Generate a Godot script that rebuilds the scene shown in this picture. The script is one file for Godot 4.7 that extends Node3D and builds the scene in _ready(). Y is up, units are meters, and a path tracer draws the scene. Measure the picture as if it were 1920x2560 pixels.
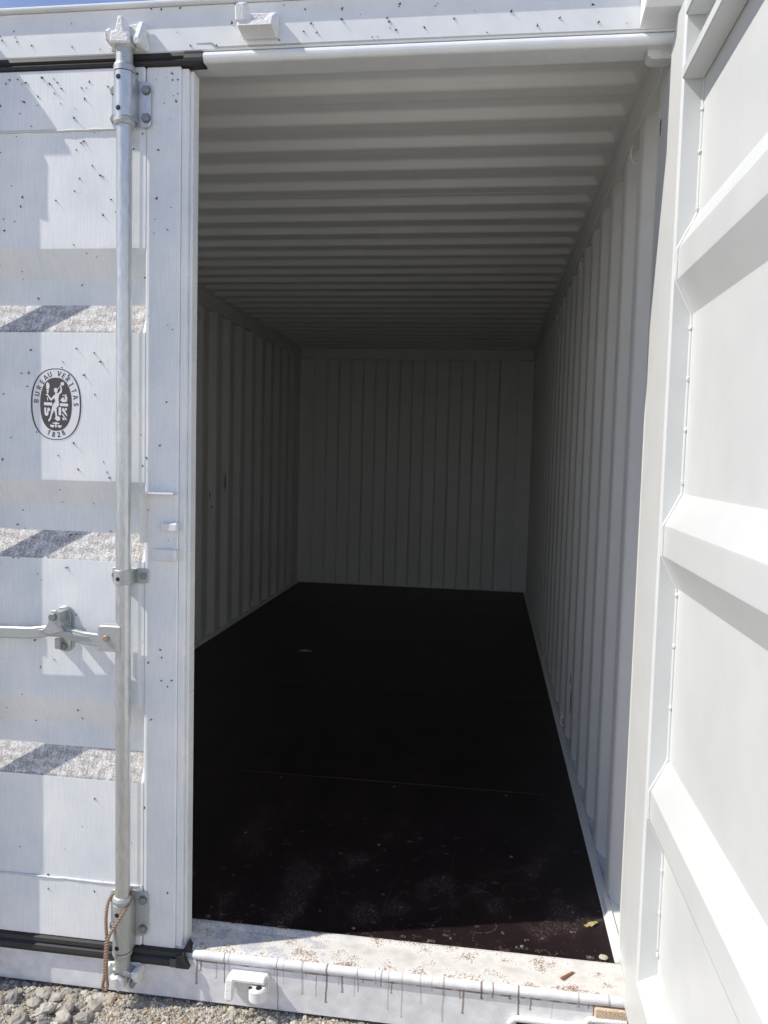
extends Node3D

# Floor-relative build space: y = 0 is the top of the container floor, x = 0 the middle of the doorway,
# z = 0 the outer plane of the door frame, +z towards the yard. BASE lifts it onto the ground (y = 0).
const LIFT := 0.176
const DEEP := 3.03

var M := {}
var rng := RandomNumberGenerator.new()
var box_node: Node3D

# ------------------------------------------------------------------ mesh collector
class MB:
	var v := PackedVector3Array()
	var n := PackedVector3Array()
	var t := PackedVector2Array()
	var uvr := Rect2(0, 0, 1, 1)
	var plane := 0          # 0: x,y   1: x,z
	func uv(p: Vector3) -> Vector2:
		if plane == 0:
			return Vector2((p.x - uvr.position.x) / uvr.size.x, 1.0 - (p.y - uvr.position.y) / uvr.size.y)
		return Vector2((p.x - uvr.position.x) / uvr.size.x, (p.z - uvr.position.y) / uvr.size.y)
	func tri(a: Vector3, b: Vector3, c: Vector3, hint := Vector3.ZERO) -> void:
		var m := (c - a).cross(b - a)
		if m.length_squared() < 1e-18: return
		m = m.normalized()
		if hint != Vector3.ZERO and m.dot(hint) < 0:
			var s := b
			b = c; c = s; m = -m
		v.append(a); v.append(b); v.append(c)
		for i in 3: n.append(m)
		t.append(uv(a)); t.append(uv(b)); t.append(uv(c))
	func quad(a: Vector3, b: Vector3, c: Vector3, d: Vector3, hint := Vector3.ZERO) -> void:
		tri(a, b, c, hint); tri(a, c, d, hint)
	func tris(a: Vector3, b: Vector3, c: Vector3, na: Vector3, nb: Vector3, nc: Vector3) -> void:
		var m := (c - a).cross(b - a)
		if m.length_squared() < 1e-20: return
		if m.dot(na + nb + nc) < 0:
			var s := b
			b = c; c = s
			s = nb; nb = nc; nc = s
		v.append(a); v.append(b); v.append(c)
		n.append(na); n.append(nb); n.append(nc)
		t.append(uv(a)); t.append(uv(b)); t.append(uv(c))
	# a box with chamfered edges
	func box(c: Vector3, s: Vector3, ch := 0.002, b := Basis.IDENTITY) -> void:
		var h := s * 0.5
		ch = min(ch, 0.45 * min(s.x, min(s.y, s.z)))
		var pt := func(i: int, sx: int, sy: int, sz: int) -> Vector3:
			var p := Vector3(sx * h.x, sy * h.y, sz * h.z)
			if i != 0: p.x -= sx * ch
			if i != 1: p.y -= sy * ch
			if i != 2: p.z -= sz * ch
			return c + b * p
		for s1 in [-1, 1]:
			quad(pt.call(0, s1, -1, -1), pt.call(0, s1, 1, -1), pt.call(0, s1, 1, 1), pt.call(0, s1, -1, 1), b.x * s1)
			quad(pt.call(1, -1, s1, -1), pt.call(1, 1, s1, -1), pt.call(1, 1, s1, 1), pt.call(1, -1, s1, 1), b.y * s1)
			quad(pt.call(2, -1, -1, s1), pt.call(2, 1, -1, s1), pt.call(2, 1, 1, s1), pt.call(2, -1, 1, s1), b.z * s1)
			for s2 in [-1, 1]:
				quad(pt.call(0, s1, s2, -1), pt.call(0, s1, s2, 1), pt.call(1, s1, s2, 1), pt.call(1, s1, s2, -1), b.x * s1 + b.y * s2)
				quad(pt.call(0, s1, -1, s2), pt.call(0, s1, 1, s2), pt.call(2, s1, 1, s2), pt.call(2, s1, -1, s2), b.x * s1 + b.z * s2)
				quad(pt.call(1, -1, s1, s2), pt.call(1, 1, s1, s2), pt.call(2, 1, s1, s2), pt.call(2, -1, s1, s2), b.y * s1 + b.z * s2)
				for s3 in [-1, 1]:
					tri(pt.call(0, s1, s2, s3), pt.call(1, s1, s2, s3), pt.call(2, s1, s2, s3), b.x * s1 + b.y * s2 + b.z * s3)
	func b3(x0: float, x1: float, y0: float, y1: float, z0: float, z1: float, ch := 0.002) -> void:
		box(Vector3((x0 + x1) / 2, (y0 + y1) / 2, (z0 + z1) / 2), Vector3(abs(x1 - x0), abs(y1 - y0), abs(z1 - z0)), ch)
	static func inset(p: PackedVector2Array, d: float) -> PackedVector2Array:
		var o := PackedVector2Array()
		var area := 0.0
		for i in p.size(): area += p[i].cross(p[(i + 1) % p.size()])
		var sg := 1.0 if area > 0 else -1.0
		for i in p.size():
			var a := (p[i] - p[i - 1]).normalized()
			var b := (p[(i + 1) % p.size()] - p[i]).normalized()
			var na := Vector2(-a.y, a.x) * sg
			var nb := Vector2(-b.y, b.x) * sg
			var m := (na + nb)
			if m.length() < 0.01: m = na
			m = m.normalized()
			o.append(p[i] + m * d / max(0.35, m.dot(na)))
		return o
	# polygon in (a,b), swept along the third axis from c0 to c1; ax: 0 sweep x (a=z,b=y), 1 sweep y (a=x,b=z), 2 sweep z (a=x,b=y)
	func ext(p: PackedVector2Array, c0: float, c1: float, ax: int, bev := 0.0, smooth := false, off := Vector3.ZERO, rot := Basis.IDENTITY) -> void:
		var at := func(q: Vector2, c: float) -> Vector3:
			var r := Vector3(c, q.y, q.x)
			if ax == 1: r = Vector3(q.x, c, q.y)
			elif ax == 2: r = Vector3(q.x, q.y, c)
			return off + rot * r
		var axis := rot * ([Vector3.RIGHT, Vector3.UP, Vector3.BACK][ax] as Vector3)
		var sm := p if bev <= 0 else MB.inset(p, bev)
		var ids := Geometry2D.triangulate_polygon(sm)
		var area := 0.0
		for i in p.size(): area += p[i].cross(p[(i + 1) % p.size()])
		var sg := 1.0 if area > 0 else -1.0
		for i in range(0, ids.size(), 3):
			tri(at.call(sm[ids[i]], c0), at.call(sm[ids[i + 1]], c0), at.call(sm[ids[i + 2]], c0), -axis)
			tri(at.call(sm[ids[i]], c1), at.call(sm[ids[i + 1]], c1), at.call(sm[ids[i + 2]], c1), axis)
		var nn := PackedVector2Array()
		for i in p.size():
			var e := (p[(i + 1) % p.size()] - p[i]).normalized()
			nn.append(Vector2(e.y, -e.x) * sg)
		for i in p.size():
			var j := (i + 1) % p.size()
			var w: Vector3 = at.call(nn[i], 0.0) - at.call(Vector2.ZERO, 0.0)
			if smooth:
				var w0: Vector3 = at.call((nn[i] + nn[i - 1]).normalized(), 0.0) - at.call(Vector2.ZERO, 0.0)
				var w1: Vector3 = at.call((nn[i] + nn[j]).normalized(), 0.0) - at.call(Vector2.ZERO, 0.0)
				var A: Vector3 = at.call(p[i], c0 + bev)
				var B: Vector3 = at.call(p[j], c0 + bev)
				var C: Vector3 = at.call(p[j], c1 - bev)
				var D: Vector3 = at.call(p[i], c1 - bev)
				tris(A, B, C, w0, w1, w1); tris(A, C, D, w0, w1, w0)
			else:
				quad(at.call(p[i], c0 + bev), at.call(p[j], c0 + bev), at.call(p[j], c1 - bev), at.call(p[i], c1 - bev), w)
			if bev > 0:
				quad(at.call(p[i], c0 + bev), at.call(p[j], c0 + bev), at.call(sm[j], c0), at.call(sm[i], c0), w - axis)
				quad(at.call(p[i], c1 - bev), at.call(p[j], c1 - bev), at.call(sm[j], c1), at.call(sm[i], c1), w + axis)
	# tube along points
	func tube(ps: PackedVector3Array, r: float, seg := 12, closed := false, caps := true) -> void:
		var k := ps.size()
		var rings := []
		var up := Vector3.ZERO
		var pos := []
		for i in k:
			var d := (ps[(i + 1) % k] - ps[i - 1]) if (closed or (i > 0 and i < k - 1)) else (ps[1] - ps[0] if i == 0 else ps[k - 1] - ps[k - 2])
			d = d.normalized()
			if up == Vector3.ZERO: up = d.cross(Vector3.RIGHT if abs(d.x) < 0.8 else Vector3.UP).normalized()
			up = (up - d * up.dot(d)).normalized()
			var sd := d.cross(up)
			var ring := []
			for j in seg:
				var a := TAU * j / seg
				ring.append(up * cos(a) + sd * sin(a))
			rings.append(ring); pos.append(ps[i])
		for i in (k if closed else k - 1):
			var i2 := (i + 1) % k
			for j in seg:
				var j2 := (j + 1) % seg
				var a: Vector3 = rings[i][j]
				var b: Vector3 = rings[i][j2]
				var c: Vector3 = rings[i2][j2]
				var d2: Vector3 = rings[i2][j]
				tris(pos[i] + a * r, pos[i] + b * r, pos[i2] + c * r, a, b, c)
				tris(pos[i] + a * r, pos[i2] + c * r, pos[i2] + d2 * r, a, c, d2)
		if caps and not closed:
			for e in [0, k - 1]:
				for j in seg:
					var nrm := (ps[0] - ps[1]) if e == 0 else (ps[k - 1] - ps[k - 2])
					tri(pos[e], pos[e] + rings[e][j] * r, pos[e] + rings[e][(j + 1) % seg] * r, nrm)
	# lathe round a vertical axis: prof = [(radius, y)...]
	func lathe(c: Vector3, prof: PackedVector2Array, seg := 24, b := Basis.IDENTITY) -> void:
		for i in prof.size() - 1:
			var e := prof[i + 1] - prof[i]
			if e.length() < 1e-7: continue
			var nn := Vector2(e.y, -e.x).normalized()
			for j in seg:
				var a0 := TAU * j / seg
				var a1 := TAU * (j + 1) / seg
				var d0 := Vector3(cos(a0), 0, sin(a0))
				var d1 := Vector3(cos(a1), 0, sin(a1))
				var n0 := b * (d0 * nn.x + Vector3.UP * nn.y)
				var n1 := b * (d1 * nn.x + Vector3.UP * nn.y)
				var A := c + b * (d0 * prof[i].x + Vector3.UP * prof[i].y)
				var B := c + b * (d1 * prof[i].x + Vector3.UP * prof[i].y)
				var C := c + b * (d1 * prof[i + 1].x + Vector3.UP * prof[i + 1].y)
				var D := c + b * (d0 * prof[i + 1].x + Vector3.UP * prof[i + 1].y)
				tris(A, B, C, n0, n1, n1); tris(A, C, D, n0, n1, n0)
	# a sheet of metal: rows x cols of points and its other side, moved by back
	func sheet(g: Array, back: Vector3, hint: Vector3) -> void:
		for i in g.size() - 1:
			for j in g[i].size() - 1:
				quad(g[i][j], g[i][j + 1], g[i + 1][j + 1], g[i + 1][j], hint)
				quad(g[i][j] + back, g[i][j + 1] + back, g[i + 1][j + 1] + back, g[i + 1][j] + back, -hint)
	func blob(c: Vector3, s: Vector3, seed: int, rough := 0.15, sub := 1) -> void:
		var r := RandomNumberGenerator.new()
		r.seed = seed
		var la := 4 + sub * 2
		var lo := 6 + sub * 3
		var p := []
		for i in la + 1:
			var row := []
			for j in lo:
				var th := PI * i / la
				var ph := TAU * j / lo
				var k := 1.0 + r.randf_range(-rough, rough)
				if (i == 0 or i == la) and j > 0: k = (row[0] as Vector3).length() / 1.0
				row.append(Vector3(sin(th) * cos(ph), cos(th), sin(th) * sin(ph)) * k)
			p.append(row)
		for i in la:
			for j in lo:
				var a: Vector3 = c + p[i][j] * s
				var b: Vector3 = c + p[i][(j + 1) % lo] * s
				var d: Vector3 = c + p[i + 1][j] * s
				var e: Vector3 = c + p[i + 1][(j + 1) % lo] * s
				tri(a, b, e, (a + e) / 2 - c); tri(a, e, d, (a + e) / 2 - c)
	func add_mesh(m: Mesh, x: Transform3D) -> void:
		for s in m.get_surface_count():
			var a := m.surface_get_arrays(s)
			var vv: PackedVector3Array = a[Mesh.ARRAY_VERTEX]
			var ix: PackedInt32Array = a[Mesh.ARRAY_INDEX] if a[Mesh.ARRAY_INDEX] != null else PackedInt32Array(range(vv.size()))
			for i in range(0, ix.size(), 3):
				tri(x * vv[ix[i]], x * vv[ix[i + 1]], x * vv[ix[i + 2]])
	func mesh() -> ArrayMesh:
		var a := []
		a.resize(Mesh.ARRAY_MAX)
		a[Mesh.ARRAY_VERTEX] = v; a[Mesh.ARRAY_NORMAL] = n; a[Mesh.ARRAY_TEX_UV] = t
		var m := ArrayMesh.new()
		m.add_surface_from_arrays(Mesh.PRIMITIVE_TRIANGLES, a)
		return m

func put(called: String, mb: MB, mat: Material, parent: Node) -> MeshInstance3D:
	var o := MeshInstance3D.new()
	o.name = called
	o.mesh = mb.mesh()
	o.material_override = mat
	parent.add_child(o, true)
	return o

func part(called: String, label := "") -> Node3D:
	var o := Node3D.new()
	o.name = called
	box_node.add_child(o, true)
	o.position = Vector3(0, LIFT, DEEP)
	if label: o.set_meta("label", label)
	return o

func cpart(called: String, mb: MB, mat: Material, label := "") -> MeshInstance3D:
	var o := put(called, mb, mat, box_node)
	o.position = Vector3(0, LIFT, DEEP)
	if label: o.set_meta("label", label)
	return o

func tag(o: Node, label: String, category: String, group := "", kind := "") -> void:
	if label: o.set_meta("label", label)
	if category: o.set_meta("category", category)
	if group: o.set_meta("group", group)
	if kind: o.set_meta("kind", kind)

func pv(a: Array) -> PackedVector2Array:
	var o := PackedVector2Array()
	for i in range(0, a.size(), 2): o.append(Vector2(a[i], a[i + 1]))
	return o

func circle(c: Vector2, r: float, seg := 20, r2 := -1.0) -> PackedVector2Array:
	var o := PackedVector2Array()
	for i in seg:
		var a := TAU * i / seg
		o.append(c + Vector2(cos(a) * r, sin(a) * (r if r2 < 0 else r2)))
	return o

func rrect(x0: float, x1: float, y0: float, y1: float, r: float, seg := 5) -> PackedVector2Array:
	var o := PackedVector2Array()
	for k in 4:
		var c := Vector2(x1 - r if k == 0 or k == 3 else x0 + r, y1 - r if k < 2 else y0 + r)
		for i in seg + 1:
			var a := PI / 2 * (k + float(i) / seg)
			o.append(c + Vector2(cos(a), sin(a)) * r)
	return o

# rounds the bends of an open profile
func bend(p: PackedVector2Array, r: float, seg := 3) -> PackedVector2Array:
	var o := PackedVector2Array([p[0]])
	for i in range(1, p.size() - 1):
		var a := p[i - 1] - p[i]
		var b := p[i + 1] - p[i]
		var d: float = min(r, 0.45 * min(a.length(), b.length()))
		var s := p[i] + a.normalized() * d
		var e := p[i] + b.normalized() * d
		for k in seg + 1:
			var u := float(k) / seg
			o.append(s.lerp(p[i], u).lerp(p[i].lerp(e, u), u))
	o.append(p[p.size() - 1])
	return o

# ------------------------------------------------------------------ materials
func lin(r: float, g: float, b: float) -> Color:
	return Color(r, g, b).linear_to_srgb()

func noise_tex(freq: float, lo: Color, hi: Color, seed: int, size := 512, oct := 4, type := FastNoiseLite.TYPE_SIMPLEX_SMOOTH) -> NoiseTexture2D:
	var f := FastNoiseLite.new()
	f.seed = seed; f.frequency = freq; f.noise_type = type
	f.fractal_octaves = oct
	var t := NoiseTexture2D.new()
	t.width = size; t.height = size; t.seamless = true; t.noise = f
	var g := Gradient.new()
	g.set_color(0, lo); g.set_color(1, hi)
	t.color_ramp = g
	return t

func bump(m: StandardMaterial3D, freq: float, seed: int, cm: float) -> void:
	m.heightmap_enabled = true
	m.heightmap_scale = cm
	m.heightmap_texture = noise_tex(freq, Color.BLACK, Color.WHITE, seed, 512, 4)

func tri_mat(lo: Color, hi: Color, freq: float, scale: Vector3, rough: float, seed: int, metal := 0.0) -> StandardMaterial3D:
	var m := StandardMaterial3D.new()
	m.albedo_texture = noise_tex(freq, lo, hi, seed)
	m.uv1_triplanar = true; m.uv1_world_triplanar = true
	m.uv1_scale = scale
	m.roughness = rough
	m.metallic = metal
	return m

func plain(c: Color, rough: float, metal := 0.0) -> StandardMaterial3D:
	var m := StandardMaterial3D.new()
	m.albedo_color = c; m.roughness = rough; m.metallic = metal
	return m

func img_mat(w: int, h: int, data: PackedByteArray, rough: float) -> StandardMaterial3D:
	var im := Image.create_from_data(w, h, false, Image.FORMAT_RGB8, data)
	im.generate_mipmaps()
	var m := StandardMaterial3D.new()
	m.albedo_texture = ImageTexture.create_from_image(im)
	m.roughness = rough
	return m

func field(w: int, h: int, fx: float, seed: int, stretch := 1, oct := 4, type := FastNoiseLite.TYPE_SIMPLEX_SMOOTH) -> PackedByteArray:
	var f := FastNoiseLite.new()
	f.seed = seed; f.frequency = fx; f.fractal_octaves = oct; f.noise_type = type
	var im := f.get_image(w, max(4, h / stretch))
	if stretch > 1: im.resize(w, h, Image.INTERPOLATE_CUBIC)
	im.convert(Image.FORMAT_L8)
	return im.get_data()

# weathered white paint of the closed door: faint vertical run-marks, grey specks, blotches
func make_door_paint() -> void:
	var w := 768
	var h := 1536
	var st := field(w, h, 0.32, 3, 24, 3)
	var fi := field(w, h, 0.35, 4, 1, 2)
	var bl := field(w, h, 0.006, 5, 1, 4)
	var d := PackedByteArray()
	d.resize(w * h * 3)
	for i in w * h:
		var k := 0.926 + (st[i] - 128) * 0.00022 + (bl[i] - 128) * 0.00026
		var s := fi[i]
		if s > 196: k -= (s - 196) * 0.0032
		var u: float = (bl[i] - 128) * 0.00008
		d[i * 3] = int(clamp((k - 0.006 + u) * 255, 0, 255))
		d[i * 3 + 1] = int(clamp((k + 0.003) * 255, 0, 255))
		d[i * 3 + 2] = int(clamp((k + 0.002 - u) * 255, 0, 255))
	M.door = img_mat(w, h, d, 0.5)

# grime that has settled on the upward faces of the door ribs: dark crackled film with paint showing through
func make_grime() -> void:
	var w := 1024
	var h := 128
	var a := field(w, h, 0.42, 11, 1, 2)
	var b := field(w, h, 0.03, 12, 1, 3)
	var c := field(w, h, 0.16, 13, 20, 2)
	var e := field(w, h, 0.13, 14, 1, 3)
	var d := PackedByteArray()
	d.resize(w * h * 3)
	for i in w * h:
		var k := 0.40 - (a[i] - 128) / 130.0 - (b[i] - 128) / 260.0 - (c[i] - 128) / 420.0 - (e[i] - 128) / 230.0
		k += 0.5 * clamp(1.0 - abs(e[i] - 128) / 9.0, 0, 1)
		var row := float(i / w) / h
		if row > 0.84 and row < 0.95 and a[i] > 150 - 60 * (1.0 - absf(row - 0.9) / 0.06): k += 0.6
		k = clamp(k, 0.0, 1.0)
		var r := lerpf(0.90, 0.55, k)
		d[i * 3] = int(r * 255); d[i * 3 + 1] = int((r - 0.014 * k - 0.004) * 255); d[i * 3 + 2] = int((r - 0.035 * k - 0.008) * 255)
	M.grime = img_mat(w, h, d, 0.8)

# sill: brown runs under the bead, smears, chipped rust on top
func make_sill_paint() -> void:
	var w := 2048
	var h := 160
	var bl := field(w, h, 0.02, 21, 1, 4)
	var fi := field(w, h, 0.3, 22, 1, 2)
	var d := PackedFloat32Array()
	d.resize(w * h)
	var xs := [0.035, 0.052, 0.085, 0.105, 0.13, 0.245, 0.262, 0.282, 0.318, 0.33, 0.357, 0.395, 0.425, 0.442, 0.46, 0.47, 0.485, 0.52, 0.542, 0.556, 0.566, 0.6, 0.64, 0.66, 0.69, 0.71, 0.74, 0.76, 0.79, 0.82, 0.86, 0.9, 0.93, 0.985, 1.04, 1.06, 1.1, 1.125]
	var r := RandomNumberGenerator.new()
	r.seed = 7
	for x in xs:
		var px: float = (x + 1.2) / 2.4 * w
		var y0 := int(0.044 / 0.166 * h)
		px += r.randf_range(-9, 9)
		var len := int((0.08 + 0.62 * pow(r.randf(), 1.6)) * h)
		var wd := 1.0 + 2.2 * pow(r.randf(), 1.7)
		var st := r.randf_range(0.25, 1.0)
		for y in range(y0 - (24 if r.randf() < 0.55 else 4), min(h, y0 + len)):
			px += r.randf_range(-0.3, 0.3)
			var ww := wd * (1.5 if y > y0 + len - 5 else 1.0)
			for q in range(int(px - ww - 1), int(px + ww + 2)):
				if q >= 0 and q < w:
					var f: float = clamp(1.0 - (abs(q - px) - ww * 0.5) / (ww * 0.5), 0, 1) * st
					d[y * w + q] = max(d[y * w + q], f)
	var o := PackedByteArray()
	o.resize(w * h * 3)
	for i in w * h:
		var y := i / w
		var k := 0.895 + (bl[i] - 128) * 0.0004
		if fi[i] > 186: k -= (fi[i] - 186) * 0.004
		var c := Vector3(k, k, k + 0.004)
		# dirt line right under the bead
		var e: float = clamp(1.0 - abs(y - 0.0478 / 0.166 * h) / 2.4, 0, 1) * clamp((bl[i] - 80) / 90.0, 0.2, 1.0)
		c = c.lerp(Vector3(0.42, 0.35, 0.31), max(d[i] * 0.8, e * 0.85))
		o[i * 3] = int(c.x * 255); o[i * 3 + 1] = int(c.y * 255); o[i * 3 + 2] = int(c.z * 255)
	M.sill = img_mat(w, h, o, 0.55)
	# the tread on top of the sill
	var w2 := 2048
	var h2 := 128
	var n1 := field(w2, h2, 0.11, 31, 1, 5)
	var n2 := field(w2, h2, 0.35, 32, 1, 2)
	var n3 := field(w2, h2, 0.012, 33, 1, 3)
	var o2 := PackedByteArray()
	o2.resize(w2 * h2 * 3)
	for i in w2 * h2:
		var y := float(i / w2) / h2           # 0 at the floor, 1 at the front edge
		var x := float(i % w2) / w2 * 2.4 - 1.2
		var k := 0.86 + (n3[i] - 128) * 0.0008
		var c := Vector3(k, k - 0.008, k - 0.03)
		var rust: float = clamp((n1[i] - 186 + (n3[i] - 128) * 0.5 + 52 * clamp(1 - abs(y - 0.95) / 0.10, 0, 1) + 46 * clamp(1 - y / 0.07, 0, 1)) / 26.0, 0, 1)
		c = c.lerp(Vector3(0.60, 0.49, 0.39), rust * 0.7 * clamp((n3[i] - 95) / 70.0 + 0.8 * clamp((abs(y - 0.5) - 0.38) / 0.1, 0, 1), 0, 1))
		var dk: float = clamp((n2[i] - 186 + (n3[i] - 128) * 0.7 + 30 * clamp(1 - y / 0.2, 0, 1)) / 26.0, 0, 1)
		c = c.lerp(Vector3(0.32, 0.24, 0.22), dk * 0.8)
		if x < 0.38 and n3[i] < 112: c = c.lerp(Vector3(0.62, 0.64, 0.73), clamp((112 - n3[i]) / 26.0, 0, 0.6) * clamp((n1[i] - 90) / 70.0, 0, 1))
		o2[i * 3] = int(c.x * 255); o2[i * 3 + 1] = int(c.y * 255); o2[i * 3 + 2] = int(c.z * 255)
	M.tread = img_mat(w2, h2, o2, 0.6)

# dark film-faced plywood with scuffs, pale crumbs and dried smears near the door
func make_floor() -> void:
	var w := 1024
	var h := 1536            # x -1.2..1.2 ; z -5.9 .. -0.1 squeezed: 0..1
	var n1 := field(w, h, 0.012, 41, 1, 4)
	var n2 := field(w, h, 0.25, 42, 1, 2)
	var d := PackedFloat32Array()
	d.resize(w * h)
	var r := RandomNumberGenerator.new()
	r.seed = 99
	# long thin scratches
	for k in 130:
		var p := Vector2(r.randf() * w, h * (1.0 - pow(r.randf(), 2.2) * 0.75))
		var a := r.randfn(1.2, 0.7)
		var L := r.randf_range(8, 70)
		var s := r.randf_range(0.04, 0.22)
		for t in int(L):
			a += r.randfn(0, 0.03)
			p += Vector2(cos(a), sin(a))
			var x := int(p.x)
			var y := int(p.y)
			if x > 0 and x < w - 1 and y > 0 and y < h: d[y * w + x] = max(d[y * w + x], s)
	# curled scrapes and dried footprints near the door
	for k in 46:
		var cx := r.randf_range(0.5, 1.0) * w
		var cy := h * (1.0 - 0.16 * pow(r.randf(), 1.3))
		var a0 := r.randf() * TAU
		var rr := r.randf_range(5, 26)
		var sw := r.randf_range(0.6, 2.6)
		for t in int(sw * rr * 1.4):
			var a := a0 + t / (rr * 1.4)
			var x := int(cx + cos(a) * rr)
			var y := int(cy + sin(a) * rr * 0.45)
			if x > 1 and x < w - 2 and y > 0 and y < h and r.randf() < 0.75: d[y * w + x] = max(d[y * w + x], r.randf_range(0.06, 0.34))
	for k in 130:
		var cx := int(r.randf_range(0.48, 0.99) * w)
		var cy := int(h * (1.0 - 0.13 * pow(r.randf(), 1.8))) - 2
		var rx := r.randi_range(1, 4)
		var st := r.randf_range(0.12, 0.7)
		for x in range(cx - rx, cx + rx + 1):
			for y in range(cy - 1, cy + 2):
				if x > 0 and x < w and y > 0 and y < h and r.randf() < 0.62: d[y * w + x] = max(d[y * w + x], st * r.randf_range(0.4, 1.0))
	# crumbs
	for k in 1500:
		var y := int(h * (1.0 - pow(r.randf(), 3.0) * 0.5)) - 1
		var x := int(pow(r.randf(), 0.7) * (w - 3)) + 1
		var s := r.randf_range(0.1, 0.75) * r.randf()
		d[y * w + x] = max(d[y * w + x], s)
		if r.randf() < 0.3: d[y * w + x - 1] = max(d[y * w + x - 1], s * 0.7)
	var o := PackedByteArray()
	o.resize(w * h * 3)
	for i in w * h:
		var y := float(i / w) / h
		var k: float = clamp((n1[i] - 128) / 128.0, -0.6, 1)
		var c := Vector3(0.135, 0.100, 0.105) * (1.0 + 0.30 * k)
		var sm: float = clamp((n1[i] - 158 - 60 * clamp((0.92 - y) / 0.08, 0, 1)) / 40.0, 0, 1) * clamp((n2[i] - 96) / 80.0, 0, 1)
		c = c.lerp(Vector3(0.36, 0.33, 0.33), sm * 0.6)
		c = c.lerp(Vector3(0.80, 0.77, 0.74), d[i])
		o[i * 3] = int(c.x * 255); o[i * 3 + 1] = int(c.y * 255); o[i * 3 + 2] = int(c.z * 255)
	M.floor = img_mat(w, h, o, 0.42)
	M.floor.metallic_specular = 0.35

func make_materials() -> void:
	make_door_paint(); make_grime(); make_sill_paint(); make_floor()
	M.header = tri_mat(Color(0.885, 0.895, 0.895), Color(0.925, 0.932, 0.93), 0.02, Vector3(1.3, 1.3, 1.3), 0.48, 51)
	M.white = tri_mat(Color(0.82, 0.83, 0.828), Color(0.85, 0.858, 0.854), 0.012, Vector3(0.8, 0.8, 0.8), 0.42, 52)
	M.inside = tri_mat(Color(0.905, 0.905, 0.89), Color(0.93, 0.93, 0.915), 0.014, Vector3(0.7, 0.7, 0.7), 0.5, 53)
	M.keeper = tri_mat(Color(0.86, 0.86, 0.85), Color(0.93, 0.93, 0.92), 0.05, Vector3(6, 6, 6), 0.5, 54)
	bump(M.keeper, 0.05, 55, 0.12)
	M.zinc = tri_mat(Color(0.74, 0.755, 0.76), Color(0.86, 0.87, 0.875), 0.03, Vector3(5, 1.2, 5), 0.36, 56, 0.85)
	M.zinc_dull = tri_mat(Color(0.66, 0.68, 0.68), Color(0.78, 0.79, 0.78), 0.04, Vector3(9, 9, 9), 0.5, 57, 0.6)
	M.bolt = tri_mat(Color(0.50, 0.52, 0.53), Color(0.64, 0.66, 0.66), 0.05, Vector3(20, 20, 20), 0.5, 58, 0.7)
	M.rubber = tri_mat(Color(0.13, 0.13, 0.135), Color(0.23, 0.225, 0.22), 0.03, Vector3(3, 30, 30), 0.55, 59)
	M.black = plain(lin(0.008, 0.008, 0.008), 0.8)
	M.dot = plain(lin(0.02, 0.018, 0.018), 0.6)
	M.rope = tri_mat(Color(0.47, 0.35, 0.27), Color(0.80, 0.72, 0.64), 0.06, Vector3(16, 8, 16), 0.65, 60, 0.25)
	M.rust = tri_mat(Color(0.52, 0.36, 0.22), Color(0.80, 0.74, 0.66), 0.05, Vector3(7, 7, 7), 0.85, 61)
	M.print = plain(lin(0.075, 0.065, 0.06), 0.6)
	M.film = plain(lin(0.80, 0.81, 0.82), 0.35)
	M.speck = plain(lin(0.022, 0.016, 0.018), 0.8)
	M.ground = tri_mat(Color(0.64, 0.61, 0.555), Color(0.80, 0.77, 0.71), 0.05, Vector3(2.1, 2.1, 2.1), 0.95, 62)
	bump(M.ground, 0.12, 63, 1.2)
	M.splinter = tri_mat(Color(0.42, 0.27, 0.17), Color(0.60, 0.43, 0.30), 0.05, Vector3(30, 30, 8), 0.8, 64)
	M.scrape = tri_mat(Color(0.50, 0.48, 0.46), Color(0.84, 0.83, 0.82), 0.12, Vector3(4, 8, 8), 0.7, 65)
	M.filler = tri_mat(Color(0.20, 0.16, 0.14), Color(0.42, 0.34, 0.28), 0.06, Vector3(3, 3, 3), 0.8, 66)
	M.fitting = tri_mat(Color(0.74, 0.56, 0.38), Color(0.93, 0.91, 0.88), 0.03, Vector3(9, 9, 9), 0.8, 67)
	M.leaf = plain(lin(0.36, 0.30, 0.13), 0.7)
	M.paper = plain(lin(0.5, 0.5, 0.48), 0.8)

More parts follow.
